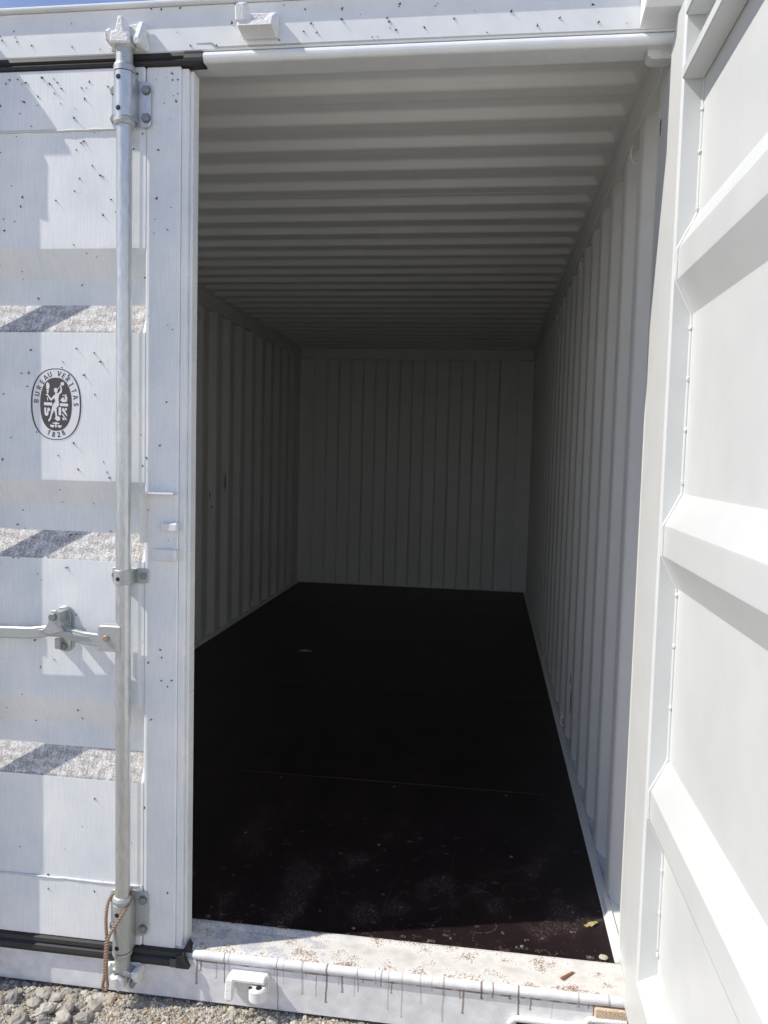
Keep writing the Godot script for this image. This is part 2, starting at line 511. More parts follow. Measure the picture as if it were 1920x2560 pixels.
# ------------------------------------------------------------------ scene
func _ready() -> void:
	rng.seed = 20240
	# camera
	var cam := Camera3D.new()
	cam.name = "camera"
	cam.fov = 66.05
	cam.near = 0.02; cam.far = 2000
	cam.position = Vector3(0.7713, 1.327 + LIFT, 1.9511)
	cam.basis = Basis.from_euler(Vector3(-0.0715, 0.1319, 0.0259), EULER_ORDER_YXZ)
	add_child(cam)
	cam.current = true
	# sky
	var env := Environment.new()
	env.background_mode = Environment.BG_SKY
	var sm := ProceduralSkyMaterial.new()
	sm.sky_top_color = Color(0.16, 0.36, 0.62)
	sm.sky_horizon_color = Color(1.1, 1.1, 1.09)
	sm.sky_curve = 0.165
	sm.ground_bottom_color = Color(0.50, 0.47, 0.43)
	sm.ground_horizon_color = Color(0.66, 0.66, 0.64)
	sm.sun_angle_max = 12.0
	sm.sun_curve = 0.1
	var cl := FastNoiseLite.new()
	cl.seed = 5; cl.frequency = 0.008; cl.fractal_octaves = 5
	var ct := NoiseTexture2D.new()
	ct.width = 1024; ct.height = 512; ct.seamless = true; ct.noise = cl
	var cg := Gradient.new()
	cg.offsets = PackedFloat32Array([0.0, 0.45, 0.75, 1.0])
	cg.colors = PackedColorArray([Color(0, 0, 0, 0), Color(0.1, 0.1, 0.1, 0.2), Color(0.6, 0.6, 0.6, 0.6), Color(0.8, 0.8, 0.8, 0.8)])
	ct.color_ramp = cg
	sm.sky_cover = ct
	sm.sky_cover_modulate = Color(0.5, 0.5, 0.5, 1)
	var sky := Sky.new()
	sky.sky_material = sm
	env.sky = sky
	env.background_energy_multiplier = 1.0
	env.ambient_light_source = Environment.AMBIENT_SOURCE_SKY
	env.reflected_light_source = Environment.REFLECTION_SOURCE_SKY
	env.tonemap_mode = Environment.TONE_MAPPER_LINEAR
	env.tonemap_exposure = 1.42
	env.sdfgi_enabled = true; env.ssao_enabled = true; env.ssil_enabled = true
	var we := WorldEnvironment.new()
	we.name = "world_environment"
	we.environment = env
	add_child(we)
	# sun: high, from the left, almost along the door plane
	var sun := DirectionalLight3D.new()
	sun.name = "sun"
	sun.light_energy = 1.03
	sun.light_color = Color(1.0, 0.975, 0.935)
	sun.light_angular_distance = 0.53
	sun.shadow_enabled = true
	add_child(sun)
	sun.look_at_from_position(Vector3.ZERO, Vector3(3.5, -3.9, -1.0), Vector3.UP)

	make_materials()
	build_ground()
	box_node = Node3D.new()
	box_node.name = "shipping_container"
	add_child(box_node)
	box_node.position = Vector3(0, 0, -DEEP)
	tag(box_node, "white steel shipping container with left door shut and right door swung open, dark floor inside", "container")
	build_shell()
	build_header()
	build_sill()
	build_left_door()
	build_right_door()
	build_small_things()

# ------------------------------------------------------------------ ground
func build_ground() -> void:
	var g := Node3D.new()
	g.name = "gravel_ground"
	add_child(g)
	tag(g, "pale stony gravel yard in front of the container", "", "", "structure")
	var pm := PlaneMesh.new()
	pm.size = Vector2(600, 600)
	var b := MeshInstance3D.new()
	b.name = "ground_sheet"
	b.mesh = pm
	b.material_override = M.ground
	g.add_child(b)
	# uneven top layer close by
	var f := FastNoiseLite.new()
	f.seed = 8; f.frequency = 3.0; f.fractal_octaves = 4
	var mb := MB.new()
	var gr := []
	for i in 61:
		var row := []
		for j in 91:
			var x := -1.6 + j * 0.03
			var z := -0.06 + i * 0.03
			row.append(Vector3(x, 0.003 + 0.008 * clampf(z / 0.03, 0.0, 1.0) * (f.get_noise_2d(x, z) + 0.6) * (1.0 if i > 0 and i < 60 and j > 0 and j < 90 else 0.0), z))
		gr.append(row)
	mb.sheet(gr, Vector3(0, -0.003, 0), Vector3.UP)
	put("gravel_bed", mb, M.ground, g)
	# stones
	var stones := []
	for k in 8:
		var s := MB.new()
		s.blob(Vector3.ZERO, Vector3(1, rng.randf_range(0.45, 0.68), rng.randf_range(0.6, 0.95)), 300 + k, 0.21, 1)
		stones.append(s.mesh())
	var tones := [lin(0.45, 0.415, 0.35), lin(0.54, 0.50, 0.43), lin(0.36, 0.335, 0.29), lin(0.50, 0.43, 0.33), lin(0.62, 0.58, 0.51), lin(0.33, 0.305, 0.27), lin(0.46, 0.31, 0.19), lin(0.41, 0.385, 0.33)]
	var mats := []
	for c in tones:
		var m := StandardMaterial3D.new()
		m.albedo_texture = noise_tex(0.05, c.darkened(0.14), c.lightened(0.10), 70 + mats.size(), 256)
		m.uv1_triplanar = true
		m.uv1_scale = Vector3(0.6, 0.6, 0.6)
		m.roughness = 0.9
		mats.append(m)
	for k in 300:
		var o := MeshInstance3D.new()
		o.name = "stone"
		o.mesh = stones[rng.randi() % 8]
		var pick := rng.randi() % 16
		o.material_override = mats[pick % 8 if pick % 8 != 6 or rng.randf() < 0.2 else 1]
		var r := 0.008 + 0.018 * pow(rng.randf(), 1.6)
		var left := rng.randf() < 0.72
		var x := rng.randf_range(-0.68, -0.20) if left else rng.randf_range(-0.2, 0.5)
		var z := -0.012 + rng.randf() * (0.30 if left else 0.17)
		if not left: r *= 0.62
		if z < r + 0.004: r = maxf(0.006, minf(r, 0.011))
		o.position = Vector3(x, (0.006 + r * rng.randf_range(0.15, 0.45)) if z > r + 0.004 else minf(0.003 + r * 0.2, 0.010 - r * 0.55), z)
		o.basis = Basis.from_euler(Vector3(rng.randfn(0, 0.35), rng.randf() * TAU, rng.randfn(0, 0.35))).scaled(Vector3.ONE * r)
		g.add_child(o, true)
	# fines
	var mm := MultiMesh.new()
	mm.transform_format = MultiMesh.TRANSFORM_3D
	mm.use_colors = true
	mm.mesh = stones[2]
	mm.instance_count = 16000
	for k in mm.instance_count:
		var r := 0.0014 + 0.0062 * pow(rng.randf(), 3.0)
		var x := rng.randf_range(-0.75, 0.65)
		var z := -0.04 + 0.7 * pow(rng.randf(), 1.7)
		if z < 0.01: r *= 0.7
		var y := 0.004 + 0.008 * clampf(z / 0.03, 0.0, 1.0) * (f.get_noise_2d(x, z) + 0.6)
		mm.set_instance_transform(k, Transform3D(Basis.from_euler(Vector3(rng.randf() * TAU, rng.randf() * TAU, 0)).scaled(Vector3.ONE * r), Vector3(x, y, z)))
		var c: Color = tones[rng.randi() % 8]
		if rng.randf() < 0.5: c = lin(0.52, 0.48, 0.40)
		c = c.srgb_to_linear() * rng.randf_range(0.75, 1.2)
		mm.set_instance_color(k, Color(c.r, c.g, c.b, 1))
	var mi := MultiMeshInstance3D.new()
	mi.name = "fine_gravel"
	mi.multimesh = mm
	var vm := StandardMaterial3D.new()
	vm.vertex_color_use_as_albedo = true
	vm.roughness = 0.95
	mi.material_override = vm
	mi.set_meta("kind", "stuff")
	g.add_child(mi)

# ------------------------------------------------------------------ shell
func build_shell() -> void:
	# side walls, trapezoid ribs
	for s in [-1, 1]:
		var w := part("side_wall")
		var prof := PackedVector2Array([Vector2(-0.16, 0.0)])
		var z := -0.16 - 0.06
		prof.append(Vector2(z, 0.0))
		while z - 0.278 > -5.95:
			prof.append(Vector2(z - 0.068, 0.036)); prof.append(Vector2(z - 0.138, 0.036))
			prof.append(Vector2(z - 0.206, 0.0)); prof.append(Vector2(z - 0.278, 0.0))
			z -= 0.278
		prof.append(Vector2(-5.97, 0.0))
		prof = bend(prof, 0.012)
		var mb := MB.new()
		var g := []
		for p in prof:
			g.append([Vector3(s * (1.170 + p.y), 0.008, p.x), Vector3(s * (1.170 + p.y), 2.33, p.x)])
		mb.sheet(g, Vector3(s * 0.0022, 0, 0), Vector3(-s, 0, 0))
		put("corrugated_panel", mb, M.inside, w)
		mb = MB.new()
		mb.b3(s * 1.160, s * 1.219, 2.296, 2.43, -6.0, -0.162, 0.006)
		put("top_rail", mb, M.inside, w)
		mb = MB.new()
		mb.b3(s * 1.1712, s * 1.219, -0.155, 0.012, -6.0, -0.162, 0.003)
		put("bottom_rail", mb, M.header, w)
		mb = MB.new()
		mb.ext(pv([1.146 * s, -0.01, 1.146 * s, 0.004, 1.150 * s, 0.004, 1.158 * s, 0.016, 1.1695 * s, 0.018, 1.1695 * s, -0.01]), -5.955, -0.114, 2, 0.0)
		put("floor_edge_strip", mb, M.inside, w)
		# lashing rings welded along the rails
		for q in [[-0.55, 2.245], [-1.9, 2.245], [-3.12, 2.22], [-4.35, 2.22], [-5.5, 2.22], [-1.9, 0.06], [-3.12, 0.06], [-4.35, 0.06]]:
			mb = MB.new()
			var ps := PackedVector3Array()
			for k in 9:
				var a := PI * k / 8
				ps.append(Vector3(s * (1.172 - 0.016 * sin(a)), q[1] + 0.026 * cos(a), q[0] + 0.006 * sin(a)))
			mb.tube(ps, 0.0045, 8)
			put("lashing_ring", mb, M.inside, w)
		mb = MB.new()
		mb.b3(s * 1.163, s * 1.219, -0.174, 2.428, -0.1615, -0.0, 0.004)
		cpart("corner_post", mb, M.white)
		mb = MB.new()
		mb.b3(s * 1.02, s * 1.219, -0.174, 2.29, -6.058, -5.962, 0.006)
		mb.b3(s * 1.0205, s * 1.219, 2.294, 2.43, -6.058, -5.955, 0.006)
		cpart("corner_post", mb, M.inside)
	# scuffs on the inner walls
	for q in [[-1, -3.36, 1.02, 0.010, 0.035], [-1, -3.68, 1.10, 0.016, 0.075], [-1, -3.40, 0.93, 0.008, 0.012], [1, -1.62, 0.24, 0.018, 0.07], [1, -1.66, 0.33, 0.010, 0.03], [1, -0.145, 2.16, 0.006, 0.022]]:
		var sm := MB.new()
		var pg := PackedVector2Array()
		for k in 11:
			var a := TAU * k / 11
			pg.append(Vector2(q[1] + cos(a) * q[3] * rng.randf_range(0.5, 1.1), q[2] + sin(a) * q[4] * rng.randf_range(0.5, 1.1)))
		var xx: float = q[0] * (1.1694 if q[1] < -0.2 else 1.1624)
		sm.ext(pg, xx - 0.0004, xx + 0.0004, 0)
		put("scuff_mark", sm, M.dot, box_node.get_node("side_wall" if q[0] < 0 else "side_wall2"))
	# end wall
	var e := part("end_wall")
	var pr := PackedVector2Array([Vector2(-1.02, 0.0), Vector2(-0.91, 0.0)])
	var x := -0.905
	var lev := 0.0
	while x < 0.93:
		var to := 0.032 - lev
		pr.append(Vector2(x, lev)); pr.append(Vector2(x + 0.018, to))
		lev = to
		x += 0.124
	pr.append(Vector2(1.02, lev))
	pr = bend(pr, 0.006)
	var g2 := []
	for p in pr: g2.append([Vector3(p.x, -0.03, -5.972 - p.y), Vector3(p.x, 2.29, -5.972 - p.y)])
	var m2 := MB.new()
	m2.sheet(g2, Vector3(0, 0, -0.0022), Vector3(0, 0, 1))
	put("corrugated_panel", m2, M.inside, e)
	m2 = MB.new()
	m2.b3(-1.02, 1.02, 2.286, 2.43, -6.05, -5.958, 0.004)
	put("end_header", m2, M.inside, e)
	m2 = MB.new()
	m2.b3(-1.02, 1.02, -0.12, 0.010, -6.05, -5.964, 0.004)
	put("end_sill", m2, M.inside, e)
	# roof: stamped panels with rounded rib ends
	var rf := part("roof")
	var ym := 2.393
	var cols := [-1.168, -1.152, -1.146, -1.139, -1.130, -1.115, 0.0, 1.115, 1.130, 1.139, 1.146, 1.152, 1.168]
	var amp := [0.0, 0.0, 0.12, 0.5, 0.88, 1.0, 1.0, 1.0, 0.88, 0.5, 0.12, 0.0, 0.0]
	var seams := [-0.288, -1.330, -2.375, -3.42, -4.465, -5.51, -5.96]
	for k in seams.size() - 1:
		var z0: float = seams[k]
		var z1: float = seams[k + 1]
		var rp := PackedVector2Array([Vector2(z0, 0)])
		var zz := -0.426 + 0.209
		while zz > z1:
			# low flat 0.066, up 0.032, high flat 0.079, down 0.032
			for q in [[0.070, 0.0], [0.094, 0.027], [0.185, 0.027], [0.209, 0.0]]:
				var a: float = zz - q[0]
				if a < z0 - 0.01 and a > z1 + 0.01: rp.append(Vector2(a, q[1]))
			zz -= 0.209
		rp.append(Vector2(z1, 0))
		rp = bend(rp, 0.008, 4)
		var gg := []
		for p in rp:
			var row := []
			for c in cols.size(): row.append(Vector3(cols[c], ym + p.y * amp[c], p.x))
			gg.append(row)
		var rm := MB.new()
		rm.sheet(gg, Vector3(0, 0.002, 0), Vector3.DOWN)
		put("roof_panel", rm, M.inside, rf)
		if k > 0:
			rm = MB.new()
			rm.b3(-1.158, 1.158, ym - 0.0025, ym - 0.0004, z0 - 0.003, z0 + 0.003, 0.0008)
			put("weld_seam", rm, M.inside, rf)
	var fm := MB.new()
	fm.b3(-1.158, 1.158, 2.389, 2.40, -0.292, -0.098, 0.001)
	put("front_plate", fm, M.inside, rf)
	# floor boards
	var fl := part("floor")
	var zs := [-0.113, -1.155, -2.345, -3.54, -4.735, -5.962]
	for k in 5:
		var bm := MB.new()
		bm.plane = 1
		bm.uvr = Rect2(-1.2, -5.97, 2.4, 5.86)
		bm.b3(-1.147, 1.147, -0.028, 0.0, zs[k + 1] + 0.003, zs[k], 0.0015)
		put("floor_board", bm, M.floor, fl)
		for r in [0.035, 0.52, 1.0]:
			for c in 5:
				if k > 0: continue
				var sx := -0.95 + c * 0.46 + rng.randf_range(-0.02, 0.02)
				if sx < -0.1: continue
				var sc := MB.new()
				sc.lathe(Vector3(sx, 0.0, zs[k] - r), pv([0.0, 0.0012, 0.004, 0.0012, 0.0055, 0.0002, 0.0055, -0.002]), 10)
				put("screw", sc, M.bolt, fl)
	fm = MB.new()
	fm.b3(-1.146, 1.146, -0.02, 0.0006, -1.1548, -1.1522, 0.0004)
	put("joint_filler", fm, M.filler, fl)
	fm = MB.new()
	fm.b3(-1.168, 1.168, -0.07, -0.031, -5.96, -0.113, 0.001)
	put("joist_deck", fm, M.black, fl)

# ------------------------------------------------------------------ header beam over the doors
func keeper_shape(mb: MB, cx: float, cy: float, up: float) -> void:
	# back plate, floor, tall finger on the left, sloped cheek on the right (up = 1 header, -1 sill)
	var Y := func(a: float) -> float: return cy + a * up
	mb.ext(pv([cx - 0.044, Y.call(0.0), cx + 0.044, Y.call(0.0), cx + 0.040, Y.call(0.056), cx - 0.040, Y.call(0.058)]), 0.0, 0.013, 2, 0.003)
	mb.ext(pv([0.010, Y.call(-0.002), 0.060, Y.call(0.004), 0.058, Y.call(0.016), 0.010, Y.call(0.018)]), cx - 0.043, cx + 0.044, 0, 0.003)
	mb.ext(pv([0.004, Y.call(0.006), 0.062, Y.call(0.016), 0.066, Y.call(0.050), 0.040, Y.call(0.068), 0.010, Y.call(0.056)]), cx - 0.047, cx - 0.022, 0, 0.004)
	mb.ext(pv([0.004, Y.call(0.004), 0.058, Y.call(0.006), 0.052, Y.call(0.026), 0.016, Y.call(0.054), 0.004, Y.call(0.054)]), cx + 0.022, cx + 0.046, 0, 0.005)

func build_header() -> void:
	var h := part("door_header")
	var mb := MB.new()
	mb.b3(-1.1625, 1.1625, 2.318, 2.428, -0.096, 0.0, 0.003)
	put("beam", mb, M.header, h)
	mb = MB.new()
	mb.ext(pv([-0.1, 2.4285, 0.0125, 2.4285, 0.0145, 2.431, 0.0145, 2.434, 0.0125, 2.4365, -0.1, 2.4365]), -1.219, 1.219, 0, 0.0)
	put("drip_lip", mb, M.header, h)
	mb = MB.new()
	# rounded lower bead and underside of the doorway (right of the closed leaf)
	var p := PackedVector2Array()
	for k in 9:
		var a := deg_to_rad(100 - 190.0 * k / 8)
		p.append(Vector2(-0.009 + 0.0135 * cos(a), 2.3035 + 0.0135 * sin(a)))
	p.append(Vector2(-0.095, 2.2985)); p.append(Vector2(-0.095, 2.3175))
	mb.ext(p, 0.03, 1.1625, 0, 0.0)
	put("bead", mb, M.header, h)
	mb = MB.new()
	mb.b3(-1.163, 0.028, 2.3, 2.3175, -0.095, -0.014, 0.001)
	put("bead", mb, M.header, h)
	mb = MB.new()
	keeper_shape(mb, 0.178, 2.338, 1.0)
	put("keeper", mb, M.keeper, h)
	mb = MB.new()
	mb.ext(pv([-0.208, 2.322, -0.112, 2.318, -0.108, 2.330, -0.122, 2.378, -0.140, 2.386, -0.200, 2.374, -0.212, 2.352]), 0.0, 0.012, 2, 0.004)
	mb.ext(pv([0.006, 2.330, 0.040, 2.335, 0.045, 2.352, 0.030, 2.366, 0.006, 2.370]), -0.211, -0.193, 0, 0.005)
	mb.ext(pv([0.006, 2.318, 0.048, 2.319, 0.050, 2.332, 0.022, 2.382, 0.006, 2.386]), -0.134, -0.112, 0, 0.006)
	put("keeper", mb, M.keeper, h)
	mb = MB.new()
	keeper_shape(mb, -0.594, 2.330, 1.0)
	put("keeper", mb, M.keeper, h)
	# scraped line along the top of the bead
	mb = MB.new()
	mb.ext(pv([0.012, 2.3362, 0.052, 2.3366, 0.066, 2.3262, 0.5, 2.3262, 1.1, 2.3245, 1.1, 2.3215, 0.5, 2.3222, 0.062, 2.3214, 0.049, 2.3326, 0.012, 2.3342]), 0.0001, 0.0006, 2)
	put("scrape_line", mb, M.scrape, h)
	mb = MB.new()
	mb.ext(pv([1.103, 2.298, 1.1625, 2.298, 1.1625, 2.272, 1.116, 2.272, 1.105, 2.280]), -0.075, -0.03, 2, 0.003)
	put("stop_block", mb, M.keeper, h)
	# corner fitting above the hinge side
	mb = MB.new()
	mb.ext(pv([0.001, 2.322, 0.070, 2.334, 0.085, 2.345, 0.085, 2.46, 0.001, 2.46]), 1.078, 1.219, 0, 0.003)
	put("corner_fitting", mb, M.header, h)
	mb = MB.new()
	mb.ext(circle(Vector2(1.165, 2.39), 0.024, 20, 0.03), 0.0852, 0.0868, 2, 0.0)
	put("rust_patch", mb, M.rust, h)
	specks(h, 70, -0.62, 1.07, 2.325, 2.425, 0.0005, 0.9)

# small dead flies stuck to the paint, too many and too small to count
func specks(parent: Node3D, count: int, x0: float, x1: float, y0: float, y1: float, z: float, pw: float, on_door := false) -> void:
	var s := MB.new()
	s.blob(Vector3(0, 0, 0.0008), Vector3(0.0013, 0.0021, 0.0012), 5, 0.2, 0)
	s.tube(PackedVector3Array([Vector3(0, 0, 0.0), Vector3(0.0003, 0.0005, 0.0028), Vector3(0.0004, 0.0012, 0.0052)]), 0.00055, 5)
	s.tube(PackedVector3Array([Vector3(-0.001, -0.001, 0.0005), Vector3(-0.0022, -0.0024, 0.0005)]), 0.0004, 4)
	var mm := MultiMesh.new()
	mm.transform_format = MultiMesh.TRANSFORM_3D
	mm.mesh = s.mesh()
	mm.instance_count = count
	for k in count:
		var y := y1 - (y1 - y0) * pow(rng.randf(), pw)
		var x := rng.randf_range(x0, x1)
		var zz: float = door_z(x, y) if on_door else z
		var sc := rng.randf_range(0.55, 1.5)
		var b := Basis(Vector3.BACK, rng.randf() * TAU).scaled(Vector3(sc, sc, sc * rng.randf_range(0.3, 1.25)))
		mm.set_instance_transform(k, Transform3D(b, Vector3(x, y, zz)))
	var mi := MultiMeshInstance3D.new()
	mi.name = "stuck_flies"
	mi.multimesh = mm
	mi.material_override = M.speck
	mi.set_meta("kind", "stuff")
	parent.add_child(mi)

# ------------------------------------------------------------------ sill
func build_sill() -> void:
	var s := part("door_sill")
	var mb := MB.new()
	mb.uvr = Rect2(-1.2, -0.166, 2.4, 0.166)
	mb.b3(-1.219, 1.08, -0.163, -0.046, -0.105, -0.006, 0.003)
	put("beam", mb, M.sill, s)
	mb = MB.new()
	mb.plane = 1
	mb.uvr = Rect2(-1.2, -0.113, 2.4, 0.104)
	mb.ext(pv([-0.112, -0.045, -0.112, 0.0015, -0.106, 0.0015, -0.090, -0.006, -0.02, -0.016, -0.011, -0.0215, -0.011, -0.045]), -1.163, 1.1625, 0, 0.0)
	put("tread_plate", mb, M.tread, s)
	mb = MB.new()
	mb.uvr = Rect2(-1.2, -0.166, 2.4, 0.166)
	var p := circle(Vector2(-0.010, -0.0325), 0.0125, 18)
	mb.ext(p, 0.022, 1.1625, 0, 0.004, true)
	put("bead", mb, M.sill, s)
	mb = MB.new()
	# keeper: top bar, hanging finger on the left, round lug on the right
	mb.ext(rrect(0.130, 0.238, -0.116, -0.058, 0.01), -0.006, 0.006, 2, 0.003)
	mb.b3(0.134, 0.232, -0.073, -0.060, 0.0, 0.030, 0.004)
	mb.ext(pv([0.0, -0.062, 0.036, -0.064, 0.046, -0.110, 0.036, -0.119, 0.020, -0.090, 0.004, -0.084]), 0.127, 0.149, 0, 0.004)
	mb.lathe(Vector3(0.214, 0.0, 0.028), pv([0.0, -0.112, 0.020, -0.112, 0.024, -0.108, 0.024, -0.080, 0.020, -0.076, 0.0, -0.076]), 22)
	put("keeper", mb, M.keeper, s)
	mb = MB.new()
	mb.lathe(Vector3(0.218, 0.0, 0.034), pv([0.0, -0.0752, 0.008, -0.0752, 0.008, -0.078]), 14)
	mb.lathe(Vector3(0.196, 0.0, 0.036), pv([0.0, -0.0752, 0.005, -0.0752, 0.005, -0.078]), 10)
	put("keeper_hole", mb, M.dot, s)
	mb = MB.new()
	mb.ext(pv([-0.215, -0.070, -0.190, -0.066, -0.125, -0.064, -0.113, -0.070, -0.113, -0.082, -0.122, -0.108, -0.145, -0.118, -0.200, -0.112, -0.216, -0.088]), -0.006, 0.010, 2, 0.004)
	mb.ext(pv([0.002, -0.066, 0.042, -0.068, 0.048, -0.080, 0.030, -0.105, 0.002, -0.110]), -0.133, -0.114, 0, 0.005)
	mb.ext(pv([0.002, -0.070, 0.034, -0.074, 0.036, -0.092, 0.002, -0.106]), -0.215, -0.199, 0, 0.005)
	put("keeper", mb, M.keeper, s)
	mb = MB.new()
	keeper_shape(mb, -0.594, -0.062, -1.0)
	put("keeper", mb, M.keeper, s)
	# recessed pocket with a raised rim, and the corner fitting beside it
	mb = MB.new()
	mb.tube(PackedVector3Array([Vector3(0.872, -0.163, 0.001), Vector3(0.872, -0.112, 0.001), Vector3(0.884, -0.100, 0.001), Vector3(1.03, -0.100, 0.001), Vector3(1.055, -0.096, 0.001), Vector3(1.068, -0.080, 0.001), Vector3(1.16, -0.078, 0.001)]), 0.008, 10)
	put("pocket_rim", mb, M.keeper, s)
	mb = MB.new()
	mb.ext(rrect(0.888, 1.05, -0.164, -0.112, 0.008), -0.0056, -0.004, 2, 0.0)
	put("pocket_opening", mb, M.black, s)
	mb = MB.new()
	mb.b3(1.081, 1.219, -0.163, -0.046, -0.105, 0.004, 0.004)
	put("corner_fitting", mb, M.fitting, s)

# ------------------------------------------------------------------ closed left door
const OUT := -0.006
const INN := -0.042

func door_profile(dy := 0.0) -> PackedVector2Array:
	# (y, depth 0..1 ; 1 = recessed)
	return pv([2.14, 0, 1.841 + dy, 0, 1.769 + dy, 1, 1.703 + dy, 1, 1.626 + dy, 0, 1.240 + dy, 0, 1.169 + dy, 1, 1.102 + dy, 1, 1.029 + dy, 0, 0.647 + dy, 0, 0.570 + dy, 1, 0.506 + dy, 1, 0.431 + dy, 0, 0.145, 0])

func door_z(x: float, y: float) -> float:
	if x > -0.122 or y > 2.138 or y < 0.145: return -0.0082 if x > -0.122 else -0.0025
	var p := door_profile()
	for i in p.size() - 1:
		if y <= p[i].x and y >= p[i + 1].x:
			return lerpf(OUT, INN, lerpf(p[i].y, p[i + 1].y, (p[i].x - y) / (p[i].x - p[i + 1].x))) + 0.0004
	return OUT

func hexagon(mb: MB, c: Vector3, r: float, h: float) -> void:
	mb.ext(circle(Vector2(c.x, c.y), r, 6), c.z, c.z + h, 2, r * 0.12)

func lock_rod(d: Node3D, ax: float) -> void:
	var az := 0.0265
	var mb := MB.new()
	mb.lathe(Vector3(ax, 0, az), pv([0.0, -0.052, 0.0195, -0.052, 0.0195, 2.30, 0.0, 2.30]), 28)
	put("lock_rod", mb, M.zinc, d)
	# top and bottom bearing brackets
	for b in [[2.136, 2.248, 1.0], [0.010, 0.134, -1.0]]:
		var y0: float = b[0]
		var y1: float = b[1]
		mb = MB.new()
		mb.ext(rrect(ax - 0.046, ax + (0.058 if ax > -0.3 else 0.036), y0, y1, 0.014), -0.003, 0.0035, 2, 0.0015)
		put("bracket_plate", mb, M.zinc if b[2] > 0 else M.zinc_dull, d)
		# U-shaped bearing
		var u := PackedVector2Array()
		for k in 15:
			var a := PI * (1.0 + k / 14.0)
			u.append(Vector2(ax - 0.0255 * cos(a), az - 0.0255 * sin(a)))
		u.append(Vector2(ax - 0.0255, 0.003)); u.append(Vector2(ax + 0.0255, 0.003))
		mb = MB.new()
		if b[2] > 0: mb.ext(u, y0 + 0.012, y1 + 0.010, 1, 0.0015, true)
		else: mb.ext(u, y0 - 0.028, y1 - 0.018, 1, 0.0015, true)
		put("bearing", mb, M.zinc if b[2] > 0 else M.zinc_dull, d)
		var rings := []
		if b[2] > 0:
			rings = [pv([0.0195, y0 - 0.006, 0.024, y0 - 0.004, 0.0262, y0 + 0.002, 0.0262, y0 + 0.011, 0.0195, y0 + 0.011]),
				pv([0.0195, y1 + 0.011, 0.0262, y1 + 0.011, 0.0262, y1 + 0.024, 0.0235, y1 + 0.030, 0.0205, y1 + 0.031, 0.0205, y1 + 0.066, 0.0235, y1 + 0.070, 0.0235, y1 + 0.078, 0.019, y1 + 0.084, 0.0, y1 + 0.084])]
		else:
			rings = [pv([0.0195, y1 - 0.017, 0.0262, y1 - 0.017, 0.0268, y1 - 0.008, 0.024, y1 - 0.001, 0.0195, y1 + 0.001]),
				pv([0.0, y0 - 0.080, 0.018, y0 - 0.080, 0.0205, y0 - 0.076, 0.0205, y0 - 0.043, 0.0235, y0 - 0.042, 0.0262, y0 - 0.036, 0.0262, y0 - 0.029, 0.0195, y0 - 0.029])]
		for rg in rings:
			mb = MB.new()
			mb.lathe(Vector3(ax, 0, az), rg, 26)
			put("collar", mb, M.zinc_dull, d)
		for sx in ([-0.036, 0.047] if ax > -0.3 else [-0.036]):
			for sy in [y0 + 0.022, y1 - 0.022]:
				mb = MB.new()
				mb.ext(circle(Vector2(ax + sx, sy), 0.0125, 16), 0.003, 0.0045, 2, 0.0)
				hexagon(mb, Vector3(ax + sx, sy, 0.0045), 0.0108, 0.0075)
				put("bolt", mb, M.bolt, d)
		for sy in ([y0 + 0.030, y1 - 0.008] if b[2] > 0 else [y0 - 0.010, y1 - 0.042]):
			mb = MB.new()
			mb.ext(circle(Vector2(ax - 0.004, sy), 0.0062, 14), az + 0.022, az + 0.0262, 2, 0.0006)
			mb.ext(circle(Vector2(ax - 0.004, sy), 0.0030, 4), az + 0.0262, az + 0.0268, 2, 0.0)
			put("rivet", mb, M.dot, d)
	# guide strap half-way
	mb = MB.new()
	mb.ext(rrect(ax - 0.044, ax + 0.054, 0.975, 1.015, 0.006), OUT + 0.0002, OUT + 0.006, 2, 0.0012)
	var g := PackedVector2Array()
	for k in 13:
		var a := PI * (1.0 + k / 12.0)
		g.append(Vector2(ax - 0.0235 * cos(a), az - 0.0235 * sin(a)))
	g.append(Vector2(ax - 0.0235, OUT + 0.004)); g.append(Vector2(ax + 0.0235, OUT + 0.004))
	mb.ext(g, 0.976, 1.014, 1, 0.001, true)
	put("guide_strap", mb, M.zinc_dull, d)
	for sx in [-0.034, 0.044]:
		mb = MB.new()
		hexagon(mb, Vector3(ax + sx, 0.995, OUT + 0.006), 0.0098, 0.007)
		put("bolt", mb, M.bolt, d)
	mb = MB.new()
	mb.ext(circle(Vector2(ax - 0.004, 0.992), 0.0055, 12), az + 0.020, az + 0.0242, 2, 0.0005)
	put("rivet", mb, M.dot, d)
	# cams on both ends, hooked into the keepers
	mb = MB.new()
	mb.ext(pv([ax - 0.028, 2.322, ax + 0.024, 2.318, ax + 0.022, 2.345, ax + 0.012, 2.347, ax + 0.006, 2.383, ax - 0.006, 2.385, ax - 0.013, 2.349, ax - 0.023, 2.350]), az - 0.016, az + 0.027, 2, 0.004)
	put("cam", mb, M.keeper, d)
	mb = MB.new()
	mb.ext(pv([ax - 0.022, -0.062, ax + 0.014, -0.062, ax + 0.030, -0.073, ax + 0.028, -0.084, ax + 0.013, -0.082, ax - 0.006, -0.076, ax - 0.022, -0.080]), az - 0.014, az + 0.018, 2, 0.004)
	put("cam", mb, M.zinc_dull, d)
	mb = MB.new()
	mb.ext(pv([ax - 0.026, -0.084, ax - 0.004, -0.080, ax + 0.011, -0.092, ax + 0.013, -0.114, ax - 0.004, -0.123, ax - 0.016, -0.106]), az - 0.016, az + 0.026, 2, 0.005)
	put("cam_tooth", mb, M.keeper, d)
	mb = MB.new()
	mb.ext(circle(Vector2(ax + 0.026, -0.113), 0.0085, 12, 0.012), az - 0.022, az + 0.004, 2, 0.003)
	put("cam_pin", mb, M.bolt, d)

